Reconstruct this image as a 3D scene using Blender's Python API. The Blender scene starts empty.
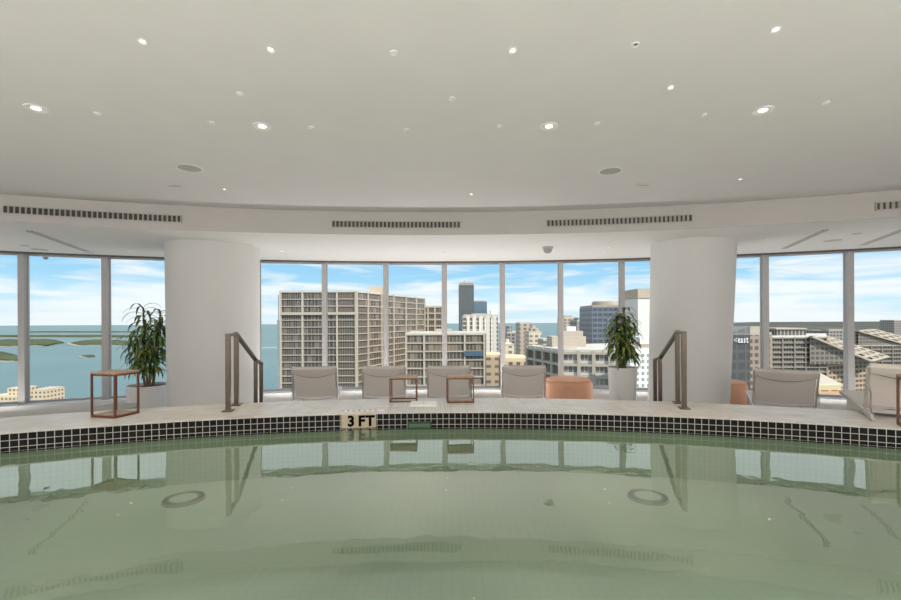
import bpy, bmesh, math, random
from mathutils import Vector, Matrix
random.seed(7)
S = bpy.context.scene
C = S.collection
PI = math.pi
R = math.radians

# ------------------------------------------------------------------ camera
EYE = 1.68                      # camera height; the pool ledge top is at 0.75, the lounge floor at -0.15
ROLL = 0.0047
cam = bpy.data.cameras.new('camera'); camo = bpy.data.objects.new('camera', cam); C.objects.link(camo)
cam.sensor_width = 36; cam.lens = 450 / 901 * 36; cam.shift_y = 20 / 901
cam.clip_start = 0.05; cam.clip_end = 60000
camo.matrix_world = Matrix.Translation((0, 0, EYE)) @ Matrix.Rotation(PI / 2, 4, 'X') @ Matrix.Rotation(-ROLL, 4, 'Z')
S.camera = camo

# ------------------------------------------------------------------ sky, sun, added fill lights, exposure
S.view_settings.view_transform = 'Standard'; S.view_settings.look = 'None'
S.view_settings.gamma = 1; S.view_settings.use_curve_mapping = False
S.view_settings.exposure = 0.12
w = bpy.data.worlds.new('sky'); S.world = w; w.use_nodes = True
nt = w.node_tree; nt.nodes.clear()
def N(t, typ, **kw):
    n = t.nodes.new(typ)
    for k, v in kw.items(): setattr(n, k, v)
    return n
def ramp(t, stops, interp='LINEAR'):
    n = N(t, 'ShaderNodeValToRGB'); n.color_ramp.interpolation = interp
    e = n.color_ramp.elements
    while len(e) < len(stops): e.new(0.5)
    for i, (p, c) in enumerate(stops):
        e[i].position = p; e[i].color = (c, c, c, 1) if not hasattr(c, '__len__') else (*c, 1)
    return n
L = nt.links.new
tc = N(nt, 'ShaderNodeTexCoord'); sep = N(nt, 'ShaderNodeSeparateXYZ'); L(tc.outputs['Generated'], sep.inputs[0])
grad = ramp(nt, [(0, (.66, .83, .92)), (.035, (.58, .81, .94)), (.085, (.38, .69, .93)), (.125, (.31, .62, .91)), (.2, (.80, .88, .94)), (.32, (.86, .90, .94)), (.7, (.34, .52, .76))])
L(sep.outputs['Z'], grad.inputs[0])
mp = N(nt, 'ShaderNodeMapping'); mp.inputs['Scale'].default_value = (3.2, 2.2, 26); mp.inputs['Rotation'].default_value = (0, R(3), 0)
mp.inputs['Location'].default_value = (4.4, 1.3, 2.0)
L(tc.outputs['Generated'], mp.inputs[0])
nz = N(nt, 'ShaderNodeTexNoise'); nz.inputs['Scale'].default_value = 1.5; nz.inputs['Detail'].default_value = 6; nz.inputs['Roughness'].default_value = .55
nz.inputs['Distortion'].default_value = .6
L(mp.outputs[0], nz.inputs['Vector'])
lowc = ramp(nt, [(0, .10), (.05, .10), (.11, .0), (.2, -.0)]); L(sep.outputs['Z'], lowc.inputs[0])
addc = N(nt, 'ShaderNodeMath', operation='ADD'); L(nz.outputs[0], addc.inputs[0]); L(lowc.outputs[0], addc.inputs[1])
cl = ramp(nt, [(.46, 0), (.66, .92)]); L(addc.outputs[0], cl.inputs[0])
mx = N(nt, 'ShaderNodeMix', data_type='RGBA'); L(cl.outputs[0], mx.inputs[0]); L(grad.outputs[0], mx.inputs[6]); mx.inputs[7].default_value = (.90, .93, .96, 1)
bg = N(nt, 'ShaderNodeBackground'); bg.inputs[1].default_value = 1.0; L(mx.outputs[2], bg.inputs[0])
wo = N(nt, 'ShaderNodeOutputWorld'); L(bg.outputs[0], wo.inputs[0])

sun = bpy.data.lights.new('sun', 'SUN'); sun.energy = 5.5; sun.angle = R(1.5); sun.color = (1, .95, .87)
so = bpy.data.objects.new('sun', sun); C.objects.link(so)
so.rotation_euler = Vector((.62, -.62, .95)).to_track_quat('Z', 'Y').to_euler()

def area(name, loc, target, sx, sy, power, col=(1, .97, .93), spread=180):
    l = bpy.data.lights.new(name, 'AREA'); l.shape = 'RECTANGLE'; l.size = sx; l.size_y = sy; l.energy = power; l.color = col; l.spread = R(spread)
    o = bpy.data.objects.new(name, l); C.objects.link(o); o.location = loc
    o.rotation_euler = (Vector(loc) - Vector(target)).to_track_quat('Z', 'Y').to_euler()
    return o
area('added_rear_fill', (0, -2.6, 3.25), (0, 7, .6), 18, 2.2, 330, (1, .96, .93))  # added fill from the rear ceiling, brightens columns and ledge
area('added_up_fill', (0, -1.4, 0.85), (0, 3.8, 3.42), 18, 2.6, 104, (1, .95, .99))  # added upward fill behind the camera, lifts the main ceiling
area('added_pool_fill', (0, .2, 3.417), (0, .2, 0), 14, 1.6, 325, (1, .97, .94), 110)  # added fill over the pool, brightens basin and water
for k in (-25, -10.2, -5.5, -1.9, 2.0, 4.8, 11.6, 21.5):   # added fill lights along the windows, brightening the lounge soffit
    a_ = R(k)
    area('added_lounge_fill', (20.0 * math.sin(a_), -10.2 + 20.0 * math.cos(a_), -.10), (19.7 * math.sin(a_), -10.2 + 19.7 * math.cos(a_), 3.05), .9, .5, 18, (1, .96, .92))

# ------------------------------------------------------------------ helpers
U = 0.01
def dy(x, y): return y + ROLL * (x - 450.5)
def on_z(x, y, z):
    """the point of height z seen at photograph pixel (x, y)"""
    D = (EYE - z) / (dy(x, y) - 320) / U
    return Vector(((x - 450.5) * D * U, 4.5 * D, z))
def far(x, y, Y):
    return Vector(((x - 450.5) * Y / 450, Y, EYE + (320 - dy(x, y)) * Y / 450))
def ray_circle(x, cy, r):
    s = (x - 450.5) / 450
    a = s * s + 1; b = -2 * cy; c = cy * cy - r * r
    Y = (-b + math.sqrt(b * b - 4 * a * c)) / (2 * a)
    return math.atan2(s * Y, Y - cy)
POOL_C, POOL_R, LEDGE_R = -4.87, 9.40, 10.23
FAC_C, FAC_R = -10.2, 21.0
BLK_C, BLK_R = -9.55, 16.8
FLOOR, LEDGE, WATER, SOFFIT, CEIL = -.15, .75, .615, 3.05, 3.42
def arc(cy, r, t): return Vector((r * math.sin(t), cy + r * math.cos(t), 0))

class MB:
    def __init__(s): s.v = []; s.f = []
    def add(s, vs, fs):
        o = len(s.v); s.v += [Vector(p) for p in vs]; s.f += [[i + o for i in f] for f in fs]; return s
    def box(s, c, d, rz=0, M=None):
        x, y, z = d[0] / 2, d[1] / 2, d[2] / 2
        vs = [Vector((a * x, b * y, e * z)) for a in (-1, 1) for b in (-1, 1) for e in (-1, 1)]
        T = Matrix.Translation(c) @ Matrix.Rotation(rz, 4, 'Z')
        if M is not None: T = Matrix.Translation(c) @ M.to_4x4()
        return s.add([T @ p for p in vs], [(0, 1, 3, 2), (4, 6, 7, 5), (0, 4, 5, 1), (2, 3, 7, 6), (0, 2, 6, 4), (1, 5, 7, 3)])
    def prism(s, pts, z0, z1):
        n = len(pts)
        if sum(pts[i][0] * pts[(i + 1) % n][1] - pts[(i + 1) % n][0] * pts[i][1] for i in range(n)) < 0: pts = pts[::-1]
        vs = [(p[0], p[1], z0) for p in pts] + [(p[0], p[1], z1) for p in pts]
        fs = [tuple(range(n - 1, -1, -1)), tuple(range(n, 2 * n))] + [(i, (i + 1) % n, n + (i + 1) % n, n + i) for i in range(n)]
        return s.add(vs, fs)
    def prism_x(s, prof, x0, x1):               # profile in (y, z), extruded along x
        n = len(prof)
        vs = [(x0, p[0], p[1]) for p in prof] + [(x1, p[0], p[1]) for p in prof]
        fs = [tuple(range(n)), tuple(range(2 * n - 1, n - 1, -1))] + [(i, i + n, (i + 1) % n + n, (i + 1) % n) for i in range(n)]
        return s.add(vs, fs)
    def ring(s, cy, r0, r1, t0, t1, z0, z1, n=64):
        vs = []; fs = []
        for i in range(n + 1):
            t = t0 + (t1 - t0) * i / n
            for r, z in ((r0, z0), (r1, z0), (r1, z1), (r0, z1)):
                p = arc(cy, r, t); vs.append((p.x, p.y, z))
        for i in range(n):
            a, b = 4 * i, 4 * i + 4
            for k in range(4): fs.append((a + k, a + (k + 1) % 4, b + (k + 1) % 4, b + k))
        fs += [(0, 3, 2, 1), (4 * n, 4 * n + 1, 4 * n + 2, 4 * n + 3)]
        return s.add(vs, fs)
    def tube(s, pts, r, n=8, closed=False):
        pts = [Vector(p) for p in pts]; m = len(pts); vs = []; fs = []
        for i, p in enumerate(pts):
            a = pts[(i - 1) % m] if (closed or i > 0) else p
            b = pts[(i + 1) % m] if (closed or i < m - 1) else p
            t = (b - a).normalized()
            up = Vector((0, 0, 1)) if abs(t.z) < .9 else Vector((0, 1, 0))
            u = t.cross(up).normalized(); q = u.cross(t)
            rr = r[i] if hasattr(r, '__len__') else r
            for k in range(n):
                an = 2 * PI * (k + .5) / n
                vs.append(p + (u * math.cos(an) + q * math.sin(an)) * rr)
        for i in range(m if closed else m - 1):
            for k in range(n):
                j = (i + 1) % m
                fs.append((i * n + k, i * n + (k + 1) % n, j * n + (k + 1) % n, j * n + k))
        if not closed: fs += [tuple(range(n - 1, -1, -1)), tuple(range((m - 1) * n, m * n))]
        return s.add(vs, fs)
    def lathe(s, prof, c=(0, 0, 0), n=40, cap=True):
        vs = []; fs = []; m = len(prof); c = Vector(c)
        for r, z in prof:
            for k in range(n):
                a = 2 * PI * k / n; vs.append(c + Vector((r * math.cos(a), r * math.sin(a), z)))
        for i in range(m - 1):
            for k in range(n): fs.append((i * n + k, i * n + (k + 1) % n, (i + 1) * n + (k + 1) % n, (i + 1) * n + k))
        if cap: fs += [tuple(range(n - 1, -1, -1)), tuple(range((m - 1) * n, m * n))]
        return s.add(vs, fs)
    def build(s, name, m, parent=None, smooth=False, bevel=0, loc=None, kind=None):
        me = bpy.data.meshes.new(name); me.from_pydata([tuple(p) for p in s.v], [], s.f)
        bm = bmesh.new(); bm.from_mesh(me); bmesh.ops.recalc_face_normals(bm, faces=bm.faces[:]); bm.to_mesh(me); bm.free()
        me.materials.append(m)
        o = bpy.data.objects.new(name, me); C.objects.link(o)
        if loc is not None: o.location = loc
        if parent: o.parent = parent
        if smooth:
            for p in me.polygons: p.use_smooth = True
            bm = bmesh.new(); bm.from_mesh(me)
            for e in bm.edges:
                if len(e.link_faces) == 2 and e.calc_face_angle() > R(38): e.smooth = False
            bm.to_mesh(me); bm.free()
        if bevel:
            b = o.modifiers.new('bevel', 'BEVEL'); b.width = bevel; b.segments = 2; b.limit_method = 'ANGLE'
        if kind: o['kind'] = kind
        return o
def tag(o, label, cat, group=None):
    o['label'] = label; o['category'] = cat
    if group: o['group'] = group
    return o
def thing(name, label, cat, loc=(0, 0, 0), rz=0, group=None):
    o = bpy.data.objects.new(name, None); C.objects.link(o); o.location = loc; o.rotation_euler = (0, 0, rz); o.empty_display_size = .1
    return tag(o, label, cat, group)
def dup(root, loc, rz, label, group=None):
    r = root.copy(); C.objects.link(r); r.location = loc; r.rotation_euler = (0, 0, rz); r['label'] = label
    if group: r['group'] = group
    for ch in list(root.children):
        c = ch.copy(); C.objects.link(c); c.parent = r
        for g in list(ch.children):
            d = g.copy(); C.objects.link(d); d.parent = c
    return r

# ------------------------------------------------------------------ materials
def mat(name, col, rough=.6, metal=0, noise=0, nscale=20, bump=0, spec=None, emit=None, estr=0):
    m = bpy.data.materials.new(name); m.use_nodes = True; t = m.node_tree; b = t.nodes['Principled BSDF']
    b.inputs['Base Color'].default_value = (*col, 1); b.inputs['Roughness'].default_value = rough; b.inputs['Metallic'].default_value = metal
    if spec is not None: b.inputs['Specular IOR Level'].default_value = spec
    if emit: b.inputs['Emission Color'].default_value = (*emit, 1); b.inputs['Emission Strength'].default_value = estr
    if noise or bump:
        tc = N(t, 'ShaderNodeTexCoord'); n = N(t, 'ShaderNodeTexNoise'); n.inputs['Scale'].default_value = nscale; n.inputs['Detail'].default_value = 4
        t.links.new(tc.outputs['Object'], n.inputs['Vector'])
        if noise:
            r = ramp(t, [(.25, tuple(c * (1 - noise) for c in col)), (.75, tuple(min(1, c * (1 + noise)) for c in col))])
            t.links.new(n.outputs[0], r.inputs[0]); t.links.new(r.outputs[0], b.inputs['Base Color'])
        if bump:
            bp = N(t, 'ShaderNodeBump'); bp.inputs['Strength'].default_value = bump; bp.inputs['Distance'].default_value = .01
            t.links.new(n.outputs[0], bp.inputs['Height']); t.links.new(bp.outputs[0], b.inputs['Normal'])
    return m
M_ceil = mat('ceiling_paint', (.77, .752, .745), .85, noise=.015, nscale=3)
M_soffit = mat('soffit_paint', (.86, .85, .83), .85, noise=.01, nscale=3)
M_plaster = mat('column_plaster', (.80, .79, .77), .8, noise=.015, nscale=2)
M_wall = mat('wall_paint', (.61, .585, .56), .8, noise=.02, nscale=2)
M_sill = mat('sill_paint', (.76, .75, .73), .95, noise=.02, nscale=5, spec=.1)
M_mull = mat('mullion_aluminium', (.45, .435, .425), .42, .25, noise=.04, nscale=8)
M_dark = mat('dark_gasket', (.12, .11, .11), .6, noise=.1)
M_steel = mat('brushed_steel', (.15, .125, .098), .30, 1.0, noise=.12, nscale=30)
M_copper = mat('copper_frame', (.17, .07, .042), .45, .3, noise=.15, nscale=30)
M_wood = mat('table_top_wood', (.40, .28, .195), .5, noise=.25, nscale=25)
M_chair = mat('sling_fabric', (.76, .705, .655), .85, noise=.06, nscale=160, bump=.1)
M_seat = mat('seat_fabric', (.76, .73, .70), .85, noise=.05, nscale=160, bump=.1)
M_pillow = mat('headrest_fabric', (.71, .655, .61), .85, noise=.07, nscale=160, bump=.1)
M_hem_shade = mat('hem_shadow_tone', (.20, .18, .165), .8, noise=.05)  # dark colour imitating the shadow along the pillow hem
M_frame = mat('chair_frame_metal', (.58, .55, .52), .4, .5, noise=.05)
M_pot = mat('white_planter', (.80, .78, .76), .5, noise=.02, nscale=8)
M_soil = mat('soil', (.07, .045, .03), .95, noise=.4, nscale=60)
M_stem = mat('cane_bark', (.22, .16, .10), .9, noise=.3, nscale=50)
M_orange = mat('orange_velvet', (.76, .41, .265), .9, noise=.06, nscale=60, bump=.15)
M_pale = mat('pale_grey_fabric', (.52, .50, .47), .9, noise=.05, nscale=90, bump=.1)
M_white = mat('white_plastic', (.86, .86, .84), .45, noise=.02)
M_black = mat('black_ink', (.006, .006, .006), .9, noise=.1, spec=.05)
M_tan = mat('sign_tile', (.55, .46, .33), .35, noise=.07, nscale=25)
M_lens = mat('lamp_lens', (1, .9, .7), .4, emit=(1, .86, .62), estr=6, noise=.02)
M_spark = mat('pin_lamp_lens', (1, .9, .75), .4, emit=(1, .84, .62), estr=8, noise=.02)
M_grille = mat('speaker_mesh', (.46, .45, .43), .8, noise=.1, nscale=200)
M_louvre = mat('louvre_metal', (.56, .54, .51), .5, .2, noise=.06)
M_slot = mat('diffuser_slot', (.24, .23, .22), .8, noise=.1)
M_void = mat('duct_void', (.10, .095, .085), .9, noise=.2)
M_concrete = mat('concrete', (.5, .49, .47), .8, noise=.05)

def leaf_mat():
    m = mat('dracaena_leaf', (.05, .10, .025), .4); t = m.node_tree; b = t.nodes['Principled BSDF']
    tc = N(t, 'ShaderNodeTexCoord'); n = N(t, 'ShaderNodeTexNoise'); n.inputs['Scale'].default_value = 9
    t.links.new(tc.outputs['Object'], n.inputs['Vector'])
    r = ramp(t, [(.28, (.025, .055, .015)), (.46, (.07, .14, .03)), (.6, (.20, .26, .06)), (.74, (.42, .31, .10))])
    t.links.new(n.outputs[0], r.inputs[0]); t.links.new(r.outputs[0], b.inputs['Base Color'])
    return m
M_leaf = leaf_mat()

def tile_mat(name, cola, colb, grout, tw, th, gw, uv=False, rough=.3, spec=.5, marble=None):
    m = bpy.data.materials.new(name); m.use_nodes = True; t = m.node_tree; b = t.nodes['Principled BSDF']; b.inputs['Roughness'].default_value = rough; b.inputs['Specular IOR Level'].default_value = spec
    tc = N(t, 'ShaderNodeTexCoord'); br = N(t, 'ShaderNodeTexBrick'); br.offset = 0; br.squash = 1
    br.inputs['Scale'].default_value = 1; br.inputs['Mortar Size'].default_value = gw; br.inputs['Mortar Smooth'].default_value = .1
    br.inputs['Brick Width'].default_value = tw; br.inputs['Row Height'].default_value = th
    br.inputs['Color1'].default_value = (*cola, 1); br.inputs['Color2'].default_value = (*colb, 1); br.inputs['Mortar'].default_value = (*grout, 1)
    t.links.new(tc.outputs['UV' if uv else 'Object'], br.inputs['Vector'])
    out = br.outputs['Color']
    if marble:
        n = N(t, 'ShaderNodeTexNoise'); n.inputs['Scale'].default_value = marble[0]; n.inputs['Detail'].default_value = 7; n.inputs['Distortion'].default_value = 1.2
        t.links.new(tc.outputs['Object'], n.inputs['Vector'])
        r = ramp(t, [(.3, 1 - marble[1]), (.7, 1.0)]); t.links.new(n.outputs[0], r.inputs[0])
        x = N(t, 'ShaderNodeMix', data_type='RGBA', blend_type='MULTIPLY'); x.inputs[0].default_value = 1
        t.links.new(out, x.inputs[6]); t.links.new(r.outputs[0], x.inputs[7]); out = x.outputs[2]
    t.links.new(out, b.inputs['Base Color'])
    return m
M_band = tile_mat('black_waterline_tile', (.006, .006, .0065), (.012, .0115, .0115), (.50, .48, .44), .060, .057, .003, uv=True, rough=.35, spec=.15)
M_pool = tile_mat('pale_pool_mosaic', (.76, .84, .745), (.745, .83, .73), (.70, .785, .69), .06, .06, .003, rough=.4, marble=(.8, .06))
M_ledge = tile_mat('travertine_tile', (.74, .70, .645), (.69, .655, .60), (.56, .53, .49), .16, .16, .004, rough=.35, marble=(3, .22))
M_mosaic = tile_mat('small_white_mosaic', (.68, .66, .61), (.62, .60, .56), (.48, .46, .42), .045, .045, .004, rough=.4)
M_floor = tile_mat('lounge_stone', (.76, .74, .70), (.72, .70, .67), (.42, .4, .38), .6, .6, .006, rough=.4, marble=(2, .15))

def water_mat():
    m = bpy.data.materials.new('pool_water'); m.use_nodes = True; t = m.node_tree; t.nodes.clear()
    o = N(t, 'ShaderNodeOutputMaterial'); mix = N(t, 'ShaderNodeMixShader'); tr = N(t, 'ShaderNodeBsdfTransparent'); gl = N(t, 'ShaderNodeBsdfGlossy')
    tr.inputs[0].default_value = (.90, .97, .92, 1); gl.inputs['Roughness'].default_value = .012; gl.inputs['Color'].default_value = (.96, .97, .95, 1)
    fr = N(t, 'ShaderNodeFresnel'); fr.inputs['IOR'].default_value = 2.15
    tc = N(t, 'ShaderNodeTexCoord'); n = N(t, 'ShaderNodeTexNoise'); n.inputs['Scale'].default_value = 3.2; n.inputs['Detail'].default_value = 2
    bp = N(t, 'ShaderNodeBump'); bp.inputs['Strength'].default_value = .03; bp.inputs['Distance'].default_value = .05
    t.links.new(tc.outputs['Object'], n.inputs['Vector']); t.links.new(n.outputs[0], bp.inputs['Height'])
    t.links.new(bp.outputs[0], gl.inputs['Normal']); 
    t.links.new(fr.outputs[0], mix.inputs[0]); t.links.new(tr.outputs[0], mix.inputs[1]); t.links.new(gl.outputs[0], mix.inputs[2]); t.links.new(mix.outputs[0], o.inputs[0])
    return m
def glass_mat():
    m = bpy.data.materials.new('clear_glass'); m.use_nodes = True; t = m.node_tree; t.nodes.clear()
    o = N(t, 'ShaderNodeOutputMaterial'); mix = N(t, 'ShaderNodeMixShader'); tr = N(t, 'ShaderNodeBsdfTransparent'); gl = N(t, 'ShaderNodeBsdfGlossy')
    tr.inputs[0].default_value = (.97, .985, .98, 1); gl.inputs['Roughness'].default_value = .02; mix.inputs[0].default_value = .005
    t.links.new(tr.outputs[0], mix.inputs[1]); t.links.new(gl.outputs[0], mix.inputs[2]); t.links.new(mix.outputs[0], o.inputs[0])
    return m
M_water = water_mat(); M_glass = glass_mat()

# ------------------------------------------------------------------ the room
def struct(o): o['kind'] = 'structure'; return o
TF = R(36)
fac = [tuple(arc(FAC_C, FAC_R + .25, -TF + 2 * TF * i / 48).xy) for i in range(49)]
room = [(-12.6, -4.2)] + fac + [(12.6, -4.2)]
room = [(-12.6, -4.2), (-12.6, fac[0][1])] + fac + [(12.6, fac[-1][1]), (12.6, -4.2)]
struct(MB().prism(room, FLOOR - .12, FLOOR).build('floor', M_floor))
struct(MB().prism(room, CEIL + .0, CEIL + .5).build('ceiling', M_ceil))
TBK = R(44)
so_in = [tuple(arc(BLK_C, BLK_R, -TBK + 2 * TBK * i / 80).xy) for i in range(81)]
sv = []; sf = []
for i in range(81):
    q = fac[0] if i == 0 else None
    t = -TF + 2 * TF * i / 80; o_ = arc(FAC_C, FAC_R + .2, t)
    a_ = so_in[i]
    sv += [(a_[0], a_[1], SOFFIT), (o_.x, o_.y, SOFFIT), (o_.x, o_.y, CEIL - .002), (a_[0], a_[1], CEIL - .002)]
for i in range(80):
    for k in range(4): sf.append((4 * i + k, 4 * i + (k + 1) % 4, 4 * i + 4 + (k + 1) % 4, 4 * i + 4 + k))
sf += [(0, 1, 2, 3), (320, 323, 322, 321)]
struct(MB().add(sv, sf).build('ceiling_soffit', M_soffit, smooth=True))
struct(MB().ring(BLK_C, BLK_R - .012, BLK_R, -R(44), R(44), SOFFIT, CEIL - .003, 96).build('trim_bulkhead', M_wall, smooth=True))
struct(MB().box((0, -4.1, 1.6), (25.2, .2, 3.6)).build('wall_back', M_wall))
yw = fac[0][1]
struct(MB().box((-12.5, (yw - 4.2) / 2, 1.6), (.2, yw + 4.2, 3.6)).build('wall_left', M_wall))
struct(MB().box((12.5, (yw - 4.2) / 2, 1.6), (.2, yw + 4.2, 3.6)).build('wall_right', M_wall))
# the raised pool: ledge ring, near deck, basin
TP = math.acos((.9 - POOL_C) / POOL_R)
struct(MB().ring(POOL_C, POOL_R, LEDGE_R, -TP, TP, FLOOR, LEDGE, 96).build('trim_pool_ledge', M_ledge, smooth=True))
struct(MB().prism([(-12.4, -4.0), (-12.4, .9), (12.4, .9), (12.4, -4.0)], FLOOR, LEDGE).build('floor_near_deck', M_ledge))
struct(MB().ring(POOL_C, LEDGE_R + .001, 11.5, R(25.1), R(47), FLOOR, LEDGE, 24).build('floor_platform', M_ledge))
BASIN = WATER - .45
seg = [tuple(arc(POOL_C, POOL_R, -TP + 2 * TP * i / 64).xy) for i in range(65)]
struct(MB().prism(seg, FLOOR + .02, BASIN).build('floor_pool', M_pool))
pw = MB(); 
for i in range(64):
    a, b = seg[i], seg[i + 1]; o = Vector((0, POOL_C)); k = (POOL_R - .006) / POOL_R
    a2 = o + (Vector(a) - o) * k; b2 = o + (Vector(b) - o) * k
    pw.add([(*a2, BASIN), (*b2, BASIN), (*b2, WATER - .002), (*a2, WATER - .002)], [(0, 1, 2, 3)])
def uv_arc(o, cy, r, z0):
    me = o.data; uv = me.uv_layers.new(name='UVMap')
    for lp in me.loops:
        c = me.vertices[lp.vertex_index].co
        uv.data[lp.index].uv = (math.atan2(c.x, c.y - cy) * r + 20, c.z - z0 + .0 + 4.5)
    return o
M_poolw = tile_mat('pale_pool_wall_mosaic', (.74, .84, .71), (.72, .825, .69), (.66, .765, .63), .046, .045, .004, uv=True, rough=.4)
struct(uv_arc(pw.build('wall_pool', M_poolw, smooth=True), POOL_C, POOL_R, WATER))
band = MB().ring(POOL_C, POOL_R - .008, POOL_R + .02, -TP, TP, WATER - .03, LEDGE - .004, 128).build('trim_waterline_tiles', M_band, smooth=True)
struct(uv_arc(band, POOL_C, POOL_R, LEDGE - .004 + 4.5 - 80 * .057))
cop = MB().ring(POOL_C, POOL_R - .012, POOL_R + .09, -TP, TP, LEDGE - .004, LEDGE + .006, 128).build('trim_coping', M_ledge, smooth=True); struct(cop)
wm = MB().add([(p[0] * .9985, POOL_C + (p[1] - POOL_C) * .9985, WATER) for p in seg], [tuple(range(65))])
water = wm.build('pool_water', M_water); water['kind'] = 'structure'
if water.data.polygons[0].normal.z < 0: water.data.flip_normals()

# facade: panes between mullions, sill curb, window head
mull_px = [-62, 24.5, 107, None, None, 325, 386, 444.5, 502.5, 560.5, 621.5, None, 764, 848, 934]
th = [None if p is None else ray_circle(p, FAC_C, FAC_R - .1) for p in mull_px]
th[3] = th[2] + (th[5] - th[2]) / 3; th[4] = th[2] + 2 * (th[5] - th[2]) / 3; th[11] = (th[10] + th[12]) / 2
th = [th[0] - .068] + th + [th[-1] + .068]
SILL = .07
for i, t in enumerate(th):
    p = arc(FAC_C, FAC_R - .13, t)
    m = MB().box((0, 0, 0), (.100, .24, SOFFIT - SILL - .002)).box((0, .03, 0), (.125, .03, SOFFIT - SILL - .002))
    o = m.build('trim_mullion_%d' % (i + 1), M_mull); o.location = (p.x, p.y, (SOFFIT + SILL) / 2); o.rotation_euler = (0, 0, -t); struct(o)
for i in range(len(th) - 1):
    a, b = arc(FAC_C, FAC_R - .06, th[i]), arc(FAC_C, FAC_R - .06, th[i + 1]); c = (a + b) / 2; w_ = (b - a).length; an = math.atan2(b.y - a.y, b.x - a.x)
    o = MB().box((0, 0, 0), (w_ - .14, .012, SOFFIT - SILL)).build('window_%d' % (i + 1), M_glass); o.location = (c.x, c.y, (SOFFIT + SILL) / 2); o.rotation_euler = (0, 0, an); struct(o)
    f = MB().box((0, 0, (SOFFIT - SILL) / 2 - .025), (w_ - .146, .07, .05)).box((0, 0, -(SOFFIT - SILL) / 2 + .02), (w_ - .146, .07, .04)).build('window_frame', M_dark if False else M_mull, o)
struct(MB().ring(FAC_C, FAC_R - .42, FAC_R + .1, th[0], th[-1], FLOOR, SILL, 80).build('trim_sill', M_sill, smooth=True))
struct(MB().ring(FAC_C, FAC_R - .30, FAC_R - .27, th[0], th[-1], SOFFIT - .035, SOFFIT, 80).build('trim_window_head', M_dark, smooth=True))

# two round columns, slightly tapered
def column(xl, xr, xl2, xr2, D, name):
    def circ(a, b, D):
        a1, a2 = math.atan((a - 450.5) / 450), math.atan((b - 450.5) / 450); mid = (a1 + a2) / 2; h = abs(a2 - a1) / 2
        d = D * 4.5 / math.cos(mid) / (1 - math.sin(h)); return Vector((d * math.sin(mid), d * math.cos(mid), 0)), d * math.sin(h)
    (c1, r1), (c0, r0) = circ(xl, xr, D), circ(xl2, xr2, D + .01)
    n = 64; vs = []; fs = []
    for c, r, z in ((c0 + (c0 - c1) * .25, r0, FLOOR), (c1, r1, SOFFIT)):
        for k in range(n): vs.append((c.x + r * math.cos(2 * PI * k / n), c.y + r * math.sin(2 * PI * k / n), z))
    fs = [(k, (k + 1) % n, n + (k + 1) % n, n + k) for k in range(n)] + [tuple(range(n - 1, -1, -1)), tuple(range(n, 2 * n))]
    return struct(MB().add(vs, fs).build(name, M_plaster, smooth=True))
column(164.5, 260.5, 166.5, 259, 1.69, 'trim_column_left')
column(651, 738, 648.5, 730, 1.67, 'trim_column_right')

# ------------------------------------------------------------------ ceiling fixtures
def downlight(x, y, z, r, label, group, lit=True, name='downlight', power=0):
    p = on_z(x, y, z)
    t = thing(name, label, 'ceiling light', (p.x, p.y, z), 0, group)
    MB().lathe([(r * (.62 if r > .05 else .46), -.001), (r * .66, -.006), (r * .95, -.010), (r, -.006), (r, 0)], n=28, cap=False).build('trim_ring', M_white, t, smooth=True)
    q = .40 if r > .05 else .46
    if r > .05: MB().lathe([(r * .66, -.0045), (r * .42, -.003)], n=28, cap=False).build('reflector', M_white, t, smooth=True)
    MB().lathe([(r * q, -.0035), (.0005, -.0035)], n=28, cap=False).build('lens', M_lens if r > .05 else (M_spark if lit else (M_dark if 'dark' in label else M_white)), t)
    if power:
        l = bpy.data.lights.new('downlight_beam', 'SPOT'); l.energy = power; l.spot_size = R(95); l.spot_blend = .7; l.color = (1, .87, .70); l.shadow_soft_size = .05
        o = bpy.data.objects.new('downlight_beam', l); C.objects.link(o); o.parent = t; o.location = (0, 0, -.03)
    return t
for x, y, d in ((37, 108, 'large recessed downlight nearest the left edge of the ceiling'), (263, 126, 'large recessed downlight above and right of the left round speaker'),
                (550, 126, 'large recessed downlight above and left of the right round speaker'), (764, 110, 'large recessed downlight on the right side of the main ceiling')):
    downlight(x, y, CEIL, .082, d, 'large recessed downlights', power=45)
pins = [(144, 41, 1, 'pin light, leftmost of the row along the top of the picture'), (272, 49, 1, 'pin light, second from left in the top row'),
 (395, 52, 0, 'unlit ceiling pin just left of centre in the top row'), (514, 50, 1, 'warm pin light just right of centre in the top row'),
 (637, 44, 0, 'dark unlit ceiling pin right of centre in the top row'), (777, 29, 1, 'pin light, rightmost and highest of the top row'),
 (241, 93, 0, 'tiny pin above the second large downlight from the left'), (212, 122, 0, 'tiny pin just left of the second large downlight'),
 (98, 113, 0, 'tiny pin right of the leftmost large downlight'), (312, 127, 0, 'tiny pin right of the second large downlight'),
 (407, 129, 0, 'tiny pin in the middle of the ceiling, left of centre'), (453, 98, 0, 'tiny pin at the very centre of the main ceiling'),
 (501, 126, 0, 'tiny pin left of the third large downlight'), (598, 123, 0, 'tiny pin right of the third large downlight'),
 (672, 87, 1, 'pin light between the two right hand large downlights'), (705, 114, 0, 'tiny pin left of the rightmost large downlight'),
 (827, 102, 0, 'tiny pin right of the rightmost large downlight'), (225, 189, 1, 'lit pin right of the left speaker near the bulkhead'),
 (472, 194, 1, 'lit pin above the middle air grille near the bulkhead'), (741, 179, 1, 'lit pin on the right near the bulkhead')]
for x, y, lit, d in pins:
    downlight(x, y, CEIL, .026 if y < 60 or lit else .026, d, 'small ceiling pin lights', lit, 'pin_light')
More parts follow.
